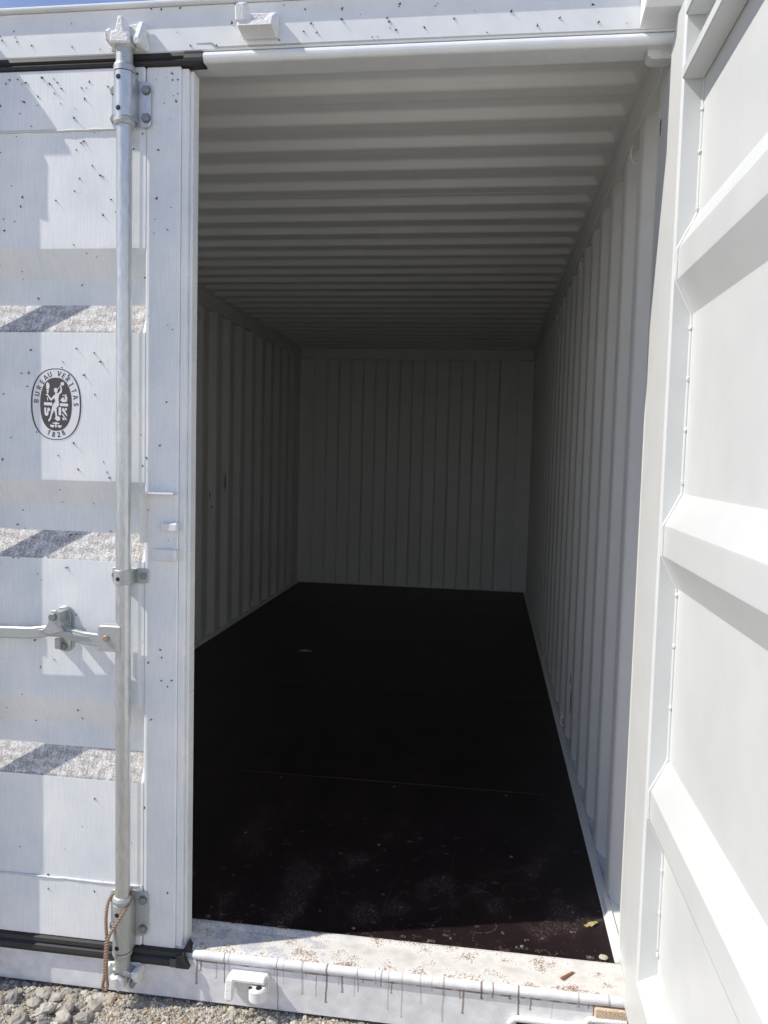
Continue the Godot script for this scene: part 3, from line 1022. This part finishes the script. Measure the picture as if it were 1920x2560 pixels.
func build_left_door() -> void:
	var d := part("door", "closed left leaf, weathered white with lock rods and a round sticker")
	var ur := Rect2(-1.2, -0.05, 1.2, 2.4)
	var mb := MB.new()
	mb.uvr = ur
	# stile along the meeting edge
	mb.b3(-0.122, -0.031, -0.024, 2.288, -0.058, -0.0082, 0.0025)
	mb.b3(-0.0308, -0.013, -0.020, 2.284, -0.060, -0.0140, 0.002)
	mb.b3(-0.0128, -0.004, -0.018, 2.282, -0.064, -0.026, 0.0015)
	put("stile", mb, M.door, d)
	mb = MB.new()
	mb.uvr = ur
	mb.b3(-1.162, -1.05, -0.024, 2.288, -0.058, -0.0082, 0.0025)
	put("stile", mb, M.door, d)
	mb = MB.new()
	mb.uvr = ur
	mb.b3(-1.0498, -0.124, 2.138, 2.288, -0.056, -0.003, 0.003)
	put("top_rail", mb, M.door, d)
	mb = MB.new()
	mb.uvr = ur
	mb.b3(-1.0498, -0.124, -0.022, 0.145, -0.056, -0.003, 0.003)
	put("bottom_rail", mb, M.door, d)
	# pressed panel, ribs running across; the grimy upper faces of the recesses in their own material
	var prof := door_profile()
	var clean := MB.new()
	var dirts := {}
	clean.uvr = ur
	var bent := bend(prof, 0.007, 4)
	for i in bent.size() - 1:
		var a := bent[i]
		var b := bent[i + 1]
		var za := lerpf(OUT, INN, a.y)
		var zb := lerpf(OUT, INN, b.y)
		var t := clean
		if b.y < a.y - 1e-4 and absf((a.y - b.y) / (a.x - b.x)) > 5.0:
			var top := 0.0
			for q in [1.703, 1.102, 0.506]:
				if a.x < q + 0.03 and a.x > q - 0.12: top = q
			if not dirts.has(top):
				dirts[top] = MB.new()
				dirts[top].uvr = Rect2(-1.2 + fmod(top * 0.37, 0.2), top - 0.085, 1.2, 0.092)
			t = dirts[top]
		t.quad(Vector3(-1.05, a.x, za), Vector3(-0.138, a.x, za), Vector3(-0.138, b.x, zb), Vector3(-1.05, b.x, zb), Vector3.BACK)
		var ea := minf(za, -0.0105)
		var eb := minf(zb, -0.0105)
		t.quad(Vector3(-0.138, a.x, za), Vector3(-0.119, a.x, ea), Vector3(-0.119, b.x, eb), Vector3(-0.138, b.x, zb), Vector3.BACK)
		clean.quad(Vector3(-1.05, a.x, za - 0.002), Vector3(-0.1222, a.x, za - 0.002), Vector3(-0.1222, b.x, zb - 0.002), Vector3(-1.05, b.x, zb - 0.002), Vector3.FORWARD)
	put("pressed_panel", clean, M.door, d)
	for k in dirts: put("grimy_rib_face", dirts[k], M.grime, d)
	# weld beads along the panel edge
	mb = MB.new()
	for y in [2.1375, 0.1455]:
		var ps := PackedVector3Array()
		for k in 60: ps.append(Vector3(-1.04 + k * 0.0154, y + rng.randfn(0, 0.0006), -0.0042 + rng.randfn(0, 0.0004)))
		mb.tube(ps, 0.0034, 6)
	put("weld_bead", mb, M.white, d)
	# rubber seals above and below
	mb = MB.new()
	mb.ext(pv([-0.030, 2.2885, -0.006, 2.2885, 0.000, 2.291, 0.0015, 2.297, -0.004, 2.303, 0.001, 2.308, -0.001, 2.3165, -0.012, 2.3175, -0.030, 2.317]), -1.162, -0.02, 0, 0.0)
	mb.ext(pv([-0.034, 2.2885, 0.000, 2.2875, 0.005, 2.292, 0.006, 2.300, 0.003, 2.310, 0.003, 2.3165, -0.013, 2.3172, -0.013, 2.300, -0.034, 2.300]), -0.0195, 0.029, 0, 0.001)
	put("top_seal", mb, M.rubber, d)
	mb = MB.new()
	mb.ext(pv([-0.005, -0.0225, 0.0035, -0.0265, 0.0055, -0.036, 0.0015, -0.040, 0.0075, -0.046, 0.0095, -0.056, 0.005, -0.066, -0.005, -0.066, -0.0055, -0.0465, -0.0225, -0.0465, -0.0225, -0.0225]), -1.15, 0.0, 0, 0.0)
	mb.ext(pv([0.0, -0.030, 0.016, -0.0645, -0.02, -0.0645, -0.02, -0.030]), -0.0045, 0.0105, 2, 0.0)
	mb.ext(pv([-0.006, -0.022, 0.004, -0.006, 0.006, -0.0, 0.010, -0.010, 0.017, -0.018, 0.020, -0.029, 0.0, -0.029]), -0.030, -0.006, 2, 0.001)
	put("bottom_seal", mb, M.rubber, d)
	mb = MB.new()
	mb.ext(rrect(-0.037, -0.019, -0.064, -0.040, 0.002), 0.0076, 0.0104, 2, 0.0004)
	put("seal_clip", mb, plain(lin(0.09, 0.09, 0.095), 0.5), d)
	lock_rod(d, -0.1635)
	lock_rod(d, -0.594)
	# handle with its hub on the rod
	var ax := -0.1635
	mb = MB.new()
	mb.ext(pv([-0.66, 0.844, -0.66, 0.814, -0.415, 0.820, -0.365, 0.829, -0.335, 0.829, -0.275, 0.815, -0.215, 0.809, -0.215, 0.843, -0.270, 0.847, -0.33, 0.858, -0.37, 0.858, -0.415, 0.851]), 0.028, 0.042, 2, 0.003)
	mb.ext(pv([-0.395, 0.846, -0.35, 0.851, -0.30, 0.846, -0.25, 0.834, -0.30, 0.834, -0.35, 0.840]), 0.042, 0.0455, 2, 0.0015)
	put("handle", mb, M.zinc_dull, d)
	mb = MB.new()
	mb.ext(pv([ax + 0.002, 0.801, -0.219, 0.801, -0.2235, 0.806, -0.2235, 0.862, -0.218, 0.868, ax + 0.002, 0.868]), 0.043, 0.0495, 2, 0.0018)
	mb.b3(-0.2205, ax, 0.861, 0.868, 0.016, 0.0432, 0.002)
	mb.b3(-0.2205, ax, 0.801, 0.806, 0.016, 0.0432, 0.002)
	mb.b3(-0.2235, ax, 0.801, 0.868, 0.014, 0.019, 0.002)
	put("handle_hub", mb, M.zinc_dull, d)
	mb = MB.new()
	hexagon(mb, Vector3(-0.199, 0.836, 0.0495), 0.0085, 0.005)
	mb.ext(circle(Vector2(-0.199, 0.836), 0.0075, 16), 0.053, 0.0555, 2, 0.001)
	put("pivot_bolt", mb, tri_mat(Color(0.62, 0.52, 0.42), Color(0.74, 0.66, 0.56), 0.05, Vector3(20, 20, 20), 0.5, 91, 0.5), d)
	# handle catch
	mb = MB.new()
	mb.ext(rrect(-0.3645, -0.3160, 0.780, 0.904, 0.0235, 8), OUT, OUT + 0.0045, 2, 0.001)
	mb.ext(rrect(-0.3640, -0.3235, 0.782, 0.902, 0.019, 8), OUT + 0.0045, OUT + 0.0085, 2, 0.001)
	put("catch_plate", mb, M.zinc_dull, d)
	mb = MB.new()
	mb.ext(pv([-0.357, 0.896, -0.349, 0.902, -0.339, 0.902, -0.331, 0.896, -0.329, 0.874, -0.326, 0.862, -0.317, 0.852, -0.319, 0.846, -0.336, 0.842, -0.352, 0.836, -0.368, 0.838, -0.378, 0.850, -0.369, 0.856, -0.361, 0.868]), 0.0455, 0.0505, 2, 0.002)
	mb.ext(pv([-0.355, 0.895, -0.333, 0.895, -0.335, 0.868, -0.356, 0.868]), OUT + 0.008, 0.046, 2, 0.002)
	put("catch_lever", mb, M.zinc_dull, d)
	mb = MB.new()
	mb.box(Vector3(-0.352, 0.806, 0.012), Vector3(0.014, 0.030, 0.022), 0.003)
	put("catch_hook", mb, M.zinc_dull, d)
	for q in [[-0.345, 0.885, 0.0505, 0.011], [-0.344, 0.7955, OUT + 0.0085, 0.0105]]:
		mb = MB.new()
		hexagon(mb, Vector3(q[0], q[1], q[2]), q[3], 0.008)
		put("bolt", mb, M.bolt, d)
	# padlock shelter: bent cover plate and two stops on the stile
	mb = MB.new()
	mb.ext(pv([-0.119, 1.084, -0.119, 1.211, -0.113, 1.217, -0.030, 1.217, -0.030, 1.2125, -0.112, 1.2125, -0.1145, 1.210, -0.1145, 1.084]), -0.0081, 0.028, 2, 0.001)
	put("lock_cover", mb, M.keeper, d)
	mb = MB.new()
	mb.box(Vector3(-0.047, 1.127, 0.001), Vector3(0.046, 0.024, 0.024), 0.004)
	put("lock_stop", mb, M.keeper, d)
	mb = MB.new()
	mb.box(Vector3(-0.060, 1.0535, -0.001), Vector3(0.066, 0.032, 0.02), 0.003)
	put("lock_stop", mb, M.keeper, d)
	build_sticker(d)
	specks(d, 210, -0.6, -0.035, 0.1, 2.27, 0.0, 1.9, true)

# ------------------------------------------------------------------ oval sticker
func egg(c: Vector2, rx: float, ry: float, seg := 48) -> PackedVector2Array:
	var o := PackedVector2Array()
	for i in seg:
		var a := TAU * i / seg
		var ex := 0.86
		o.append(c + Vector2(signf(cos(a)) * pow(absf(cos(a)), ex) * rx, signf(sin(a)) * pow(absf(sin(a)), ex) * ry))
	return o

func flat(mb: MB, p: PackedVector2Array, z: float) -> void:
	var ids := Geometry2D.triangulate_polygon(p)
	for i in range(0, ids.size(), 3):
		mb.tri(Vector3(p[ids[i]].x, p[ids[i]].y, z), Vector3(p[ids[i + 1]].x, p[ids[i + 1]].y, z), Vector3(p[ids[i + 2]].x, p[ids[i + 2]].y, z), Vector3.BACK)

func letters(mb: MB, font: Font, text: String, a0: float, a1: float, flip: bool, C: Vector2, z: float) -> void:
	for i in text.length():
		if text[i] == " ": continue
		var a := deg_to_rad(lerpf(a0, a1, float(i) / (text.length() - 1)))
		var tm := TextMesh.new()
		tm.text = text[i]; tm.font = font; tm.font_size = 16; tm.pixel_size = 0.00112; tm.depth = 0.0
		tm.horizontal_alignment = HORIZONTAL_ALIGNMENT_CENTER
		tm.vertical_alignment = VERTICAL_ALIGNMENT_CENTER
		var p := C + Vector2(cos(a) * 0.0555, sin(a) * 0.0805)
		var nrm := Vector2(cos(a) / 0.0555, sin(a) / 0.0805).normalized()
		var ang := nrm.angle() - PI / 2 if not flip else nrm.angle() + PI / 2
		mb.add_mesh(tm, Transform3D(Basis(Vector3.BACK, ang), Vector3(p.x, p.y, z)))

func build_sticker(d: Node3D) -> void:
	# drawn in units of the print seen close up: 1 unit = 1/8600 m, centre (785,1085)
	var C := Vector2(-0.3675, 1.4395)
	var S := 0.000112
	var q := func(a: Array) -> PackedVector2Array:
		var o := PackedVector2Array()
		for i in range(0, a.size(), 2): o.append(C + Vector2(a[i] - 785.0, 1085.0 - a[i + 1]) * S)
		return o
	var st := Node3D.new()
	st.name = "sticker"
	d.add_child(st, true)
	st.set_meta("label", "oval inspection sticker with a figure and ring of letters")
	var mb := MB.new()
	mb.ext(egg(C, 0.0735, 0.0965), OUT, OUT + 0.0003, 2, 0.0)
	put("film", mb, M.film, st)
	var z := OUT + 0.0006
	mb = MB.new()
	var o1 := egg(C, 0.0708, 0.0935, 96)
	var o2 := egg(C, 0.0665, 0.0915, 96)
	for i in 96:
		var j := (i + 1) % 96
		mb.quad(Vector3(o1[i].x, o1[i].y, z), Vector3(o1[j].x, o1[j].y, z), Vector3(o2[j].x, o2[j].y, z), Vector3(o2[i].x, o2[i].y, z), Vector3.BACK)
	flat(mb, egg(C, 0.0445, 0.0695, 64), z)
	# letters round the rim
	var font := SystemFont.new()
	font.font_names = PackedStringArray(["Droid Sans"])
	font.font_weight = 700
	letters(mb, font, "BUREAU VERITAS", 174, 0, false, C, z)
	letters(mb, font, "1828", 248, 292, true, C, z)
	put("dark_print", mb, M.print, st)
	# white figure work on the dark field
	z = OUT + 0.0009
	mb = MB.new()
	for a in [
		[740, 720, 770, 702, 810, 706, 832, 740, 826, 790, 806, 815, 812, 832, 850, 815, 895, 770, 905, 720, 885, 660, 890, 628, 912, 640, 938, 720, 936, 800, 870, 855, 850, 960, 858, 1030, 862, 1110, 800, 1170, 806, 1270, 815, 1360, 800, 1420, 760, 1442, 748, 1425, 775, 1390, 765, 1290, 740, 1225, 680, 1340, 665, 1420, 615, 1494, 592, 1480, 592, 1450, 630, 1400, 660, 1280, 700, 1110, 770, 1015, 745, 940, 665, 1005, 640, 985, 580, 895, 535, 870, 535, 848, 570, 840, 600, 870, 660, 945, 690, 930, 730, 875, 770, 855, 765, 815, 738, 780],
		[545, 600, 585, 565, 590, 590, 612, 590, 628, 650, 612, 738, 555, 738, 540, 680],
		[540, 752, 616, 752, 600, 790, 596, 832, 562, 832, 562, 790],
		[562, 925, 588, 930, 588, 998, 568, 998],
		[485, 1040, 692, 1046, 692, 1118, 485, 1112],
		[885, 1060, 1090, 1066, 1090, 1132, 885, 1126],
		[852, 1152, 916, 1152, 916, 1338, 852, 1338],
		[490, 1165, 540, 1165, 540, 1280, 560, 1280, 570, 1180, 600, 1160, 640, 1200, 640, 1248, 600, 1240, 598, 1320, 570, 1360, 520, 1355, 497, 1310],
		[950, 862, 985, 862, 985, 965, 1004, 965, 1004, 855, 1050, 850, 1050, 910, 1074, 910, 1070, 1000, 1040, 1032, 940, 1032, 925, 1005, 888, 998, 945, 925],
		[945, 1180, 975, 1165, 1066, 1330, 1066, 1370, 940, 1235],
		[1000, 1180, 1045, 1165, 1066, 1200, 1030, 1240],
		[945, 1290, 1060, 1440, 1040, 1460, 940, 1325],
		[940, 1400, 975, 1390, 1010, 1455, 965, 1455],
		[700, 1515, 760, 1515, 785, 1492, 805, 1515, 866, 1522, 866, 1550, 800, 1548, 800, 1632, 765, 1628, 765, 1545, 700, 1540],
		[630, 1565, 752, 1572, 735, 1615, 690, 1632, 650, 1612],
		[818, 1575, 935, 1580, 915, 1622, 870, 1638, 832, 1615],
		[840, 700, 866, 682, 872, 706, 848, 728],
	]:
		flat(mb, q.call(a), z)
	for a in [[951, 606, 44], [836, 1420, 56]]:
		flat(mb, circle(C + Vector2(a[0] - 785.0, 1085.0 - a[1]) * S, a[2] * S, 20), z + 0.0001)
	put("light_print", mb, M.film, st)

# ------------------------------------------------------------------ open right door
func build_right_door() -> void:
	var d := part("door", "open right leaf seen from inside, clean white")
	var X := 1.148          # inner face of the frame tubes
	var mb := MB.new()
	# hinge stile with clipped top corner, inner face towards -x
	mb.ext(pv([0.016, -0.022, 0.146, -0.022, 0.146, 2.318, 0.062, 2.318, 0.040, 2.296, 0.016, 2.270]), X, X + 0.052, 0, 0.005)
	put("stile", mb, M.white, d)
	mb = MB.new()
	mb.b3(X, X + 0.052, -0.022, 2.318, 1.06, 1.16, 0.005)
	put("stile", mb, M.white, d)
	# seal flap that has lifted off the hinge stile
	mb = MB.new()
	mb.ext(pv([0.0158, 1.90, 0.0158, 0.045, -0.001, 0.070, -0.028, 0.17, -0.046, 0.35, -0.054, 0.62, -0.051, 0.85, -0.046, 1.05, -0.045, 1.20, -0.042, 1.29, -0.034, 1.38, -0.012, 1.47, 0.006, 1.54, 0.010, 1.64]), X + 0.002, X + 0.007, 0, 0.001)
	put("seal_flap", mb, M.white, d)
	# rails: shallow channels
	mb = MB.new()
	mb.b3(X, X + 0.0455, 2.142, 2.1665, 0.1462, 1.0598, 0.002)
	put("top_channel", mb, M.white, d)
	mb = MB.new()
	mb.b3(X, X + 0.050, 2.272, 2.318, 0.1462, 1.0598, 0.003)
	put("top_rail", mb, M.white, d)
	mb = MB.new()
	mb.ext(pv([X, -0.022, X + 0.048, -0.022, X + 0.048, 0.150, X + 0.038, 0.148, X, 0.128]), 0.1462, 1.0598, 2, 0.0)
	put("bottom_rail", mb, M.white, d)
	# pressed panel
	var prof := pv([2.272, 0, 1.861, 0, 1.789, 1, 1.723, 1, 1.648, 0, 1.260, 0, 1.189, 1, 1.122, 1, 1.049, 0, 0.660, 0, 0.585, 1, 0.520, 1, 0.443, 0, 0.14, 0])
	var bent := bend(prof, 0.010, 4)
	mb = MB.new()
	var g := []
	for p in bent:
		var x := X + 0.046 - 0.036 * p.y
		g.append([Vector3(x, p.x, 0.1462), Vector3(x, p.x, 1.0598)])
	mb.sheet(g, Vector3(0.002, 0, 0), Vector3.LEFT)
	put("pressed_panel", mb, M.white, d)
	# caulk along the panel edge, with lumps at the stitch welds
	mb = MB.new()
	var ps := PackedVector3Array()
	for i in bent.size() - 1:
		for k in 4:
			var p := bent[i].lerp(bent[i + 1], k / 4.0)
			ps.append(Vector3(X + 0.0445 - 0.036 * p.y + rng.randfn(0, 0.0004), p.x, 0.1475))
	mb.tube(ps, 0.0036, 7)
	put("caulk_line", mb, M.white, d)
	for y in [2.08, 1.99, 1.872, 1.62, 1.51, 1.40, 1.285, 1.035, 0.92, 0.78, 0.66, 0.40, 0.30, 0.20]:
		mb = MB.new()
		mb.blob(Vector3(X + 0.0435, y, 0.149), Vector3(0.004, 0.0065, 0.0055), int(y * 100), 0.2, 1)
		put("weld_lump", mb, M.white, d)
	# hinges on the post, behind the leaf
	for y in [0.25, 0.9, 1.5, 2.1]:
		mb = MB.new()
		mb.b3(1.189, 1.2165, y - 0.05, y + 0.05, 0.002, 0.062, 0.003)
		mb.lathe(Vector3(1.206, 0, 0.03), pv([0.0, y - 0.06, 0.013, y - 0.06, 0.013, y + 0.06, 0.0, y + 0.06]), 16)
		put("hinge", mb, M.zinc_dull, d)

# ------------------------------------------------------------------ loose things
func build_small_things() -> void:
	var up := Vector3(0, LIFT, 0)
	# twisted wire loop on the lower bearing
	var key := [
		Vector3(-0.176, 0.132, 0.004), Vector3(-0.196, 0.128, 0.022), Vector3(-0.199, 0.112, 0.040), Vector3(-0.1975, 0.085, 0.052), Vector3(-0.194, 0.055, 0.0585), Vector3(-0.1915, 0.038, 0.061), Vector3(-0.1935, 0.005, 0.062),
		Vector3(-0.195, -0.035, 0.063), Vector3(-0.1955, -0.068, 0.064), Vector3(-0.1995, -0.088, 0.064), Vector3(-0.2005, -0.102, 0.064), Vector3(-0.196, -0.1075, 0.0645), Vector3(-0.1895, -0.105, 0.065), Vector3(-0.1865, -0.092, 0.0655),
		Vector3(-0.189, -0.068, 0.066), Vector3(-0.1895, -0.035, 0.0655), Vector3(-0.1885, 0.005, 0.0645), Vector3(-0.1845, 0.037, 0.0635), Vector3(-0.168, 0.068, 0.0615), Vector3(-0.151, 0.098, 0.055), Vector3(-0.139, 0.122, 0.035), Vector3(-0.140, 0.137, 0.016), Vector3(-0.158, 0.138, 0.004)]
	var cv := Curve3D.new()
	for i in key.size() + 1:
		var a: Vector3 = key[(i - 1 + key.size()) % key.size()]
		var b: Vector3 = key[(i + 1) % key.size()]
		cv.add_point(key[i % key.size()], (a - b) / 6, (b - a) / 6)
	cv.bake_interval = 0.001
	var L := cv.get_baked_length()
	var mb := MB.new()
	var nseg := 420
	var base := Vector3(-0.19, -0.11, 0.06)
	for s in 3:
		var ps := PackedVector3Array()
		for i in nseg:
			var o := L * i / nseg
			var p := cv.sample_baked(o, true)
			var dr := (cv.sample_baked(fmod(o + 0.002, L), true) - cv.sample_baked(fmod(o - 0.002 + L, L), true)).normalized()
			var u := dr.cross(Vector3.BACK if abs(dr.z) < 0.9 else Vector3.RIGHT).normalized()
			var w := dr.cross(u)
			var ph := TAU * (o / L * 25.0 + s / 3.0)
			ps.append(p - base + (u * cos(ph) + w * sin(ph)) * 0.0026)
		mb.tube(ps, 0.0021, 7, true)
	var rope := put("wire_loop", mb, M.rope, self)
	rope.position = base + up
	tag(rope, "rusty twisted wire loop hanging on the lower lock rod bearing", "wire")
	# splinter on the sill
	mb = MB.new()
	mb.ext(pv([-0.024, -0.004, 0.018, -0.0045, 0.024, -0.002, 0.019, 0.0005, 0.026, 0.003, -0.022, 0.004]), 0.0, 0.004, 1, 0.0008)
	var sp := put("wood_splinter", mb, M.splinter, self)
	sp.position = Vector3(1.018, -0.0105, -0.056) + up
	sp.rotation = Vector3(0.13, deg_to_rad(42), 0)
	tag(sp, "short reddish brown wood splinter lying on the white door sill", "splinter")
	# dry leaf scrap on the floor
	mb = MB.new()
	var lf := PackedVector3Array([Vector3(-0.018, 0.002, 0.004), Vector3(-0.006, 0.003, -0.002), Vector3(0.006, 0.008, -0.006), Vector3(0.018, 0.006, -0.016)])
	for i in 3:
		var w := Vector3(0.004, 0.0, 0.005) * (1.0 + 0.5 * (i % 2))
		mb.quad(lf[i] - w, lf[i] + w, lf[i + 1] + w * 0.7, lf[i + 1] - w * 0.7, Vector3.UP)
		var dn := Vector3(0, -0.0012, 0)
		mb.quad(lf[i] - w + dn, lf[i] + w + dn, lf[i + 1] + w * 0.7 + dn, lf[i + 1] - w * 0.7 + dn, Vector3.DOWN)
	var le := put("leaf_scrap", mb, M.leaf, self)
	le.position = Vector3(1.105, 0.0, -0.275) + up
	tag(le, "curled dry yellow leaf scrap on the dark floor near the open door", "leaf")
	mb = MB.new()
	mb.blob(Vector3(0, 0.005, 0), Vector3(0.012, 0.006, 0.010), 77, 0.12, 1)
	var pe := put("pebble", mb, plain(lin(0.46, 0.43, 0.34), 0.85), self)
	pe.position = Vector3(1.118, 0.0, -0.128) + up
	tag(pe, "small pale pebble at the floor edge by the open right door", "pebble")
	mb = MB.new()
	mb.quad(Vector3(-0.05, 0.002, 0), Vector3(0, 0.008, -0.02), Vector3(0.055, 0.003, 0.0), Vector3(0.0, 0.002, 0.02), Vector3.UP)
	mb.quad(Vector3(-0.05, 0.001, 0), Vector3(0, 0.007, -0.02), Vector3(0.055, 0.002, 0.0), Vector3(0.0, 0.001, 0.02), Vector3.DOWN)
	var pa := put("paper_scrap", mb, M.paper, self)
	pa.position = Vector3(-0.42, 0.0, -3.16) + up
	tag(pa, "crumpled pale scrap lying far inside on the dark floor", "scrap")
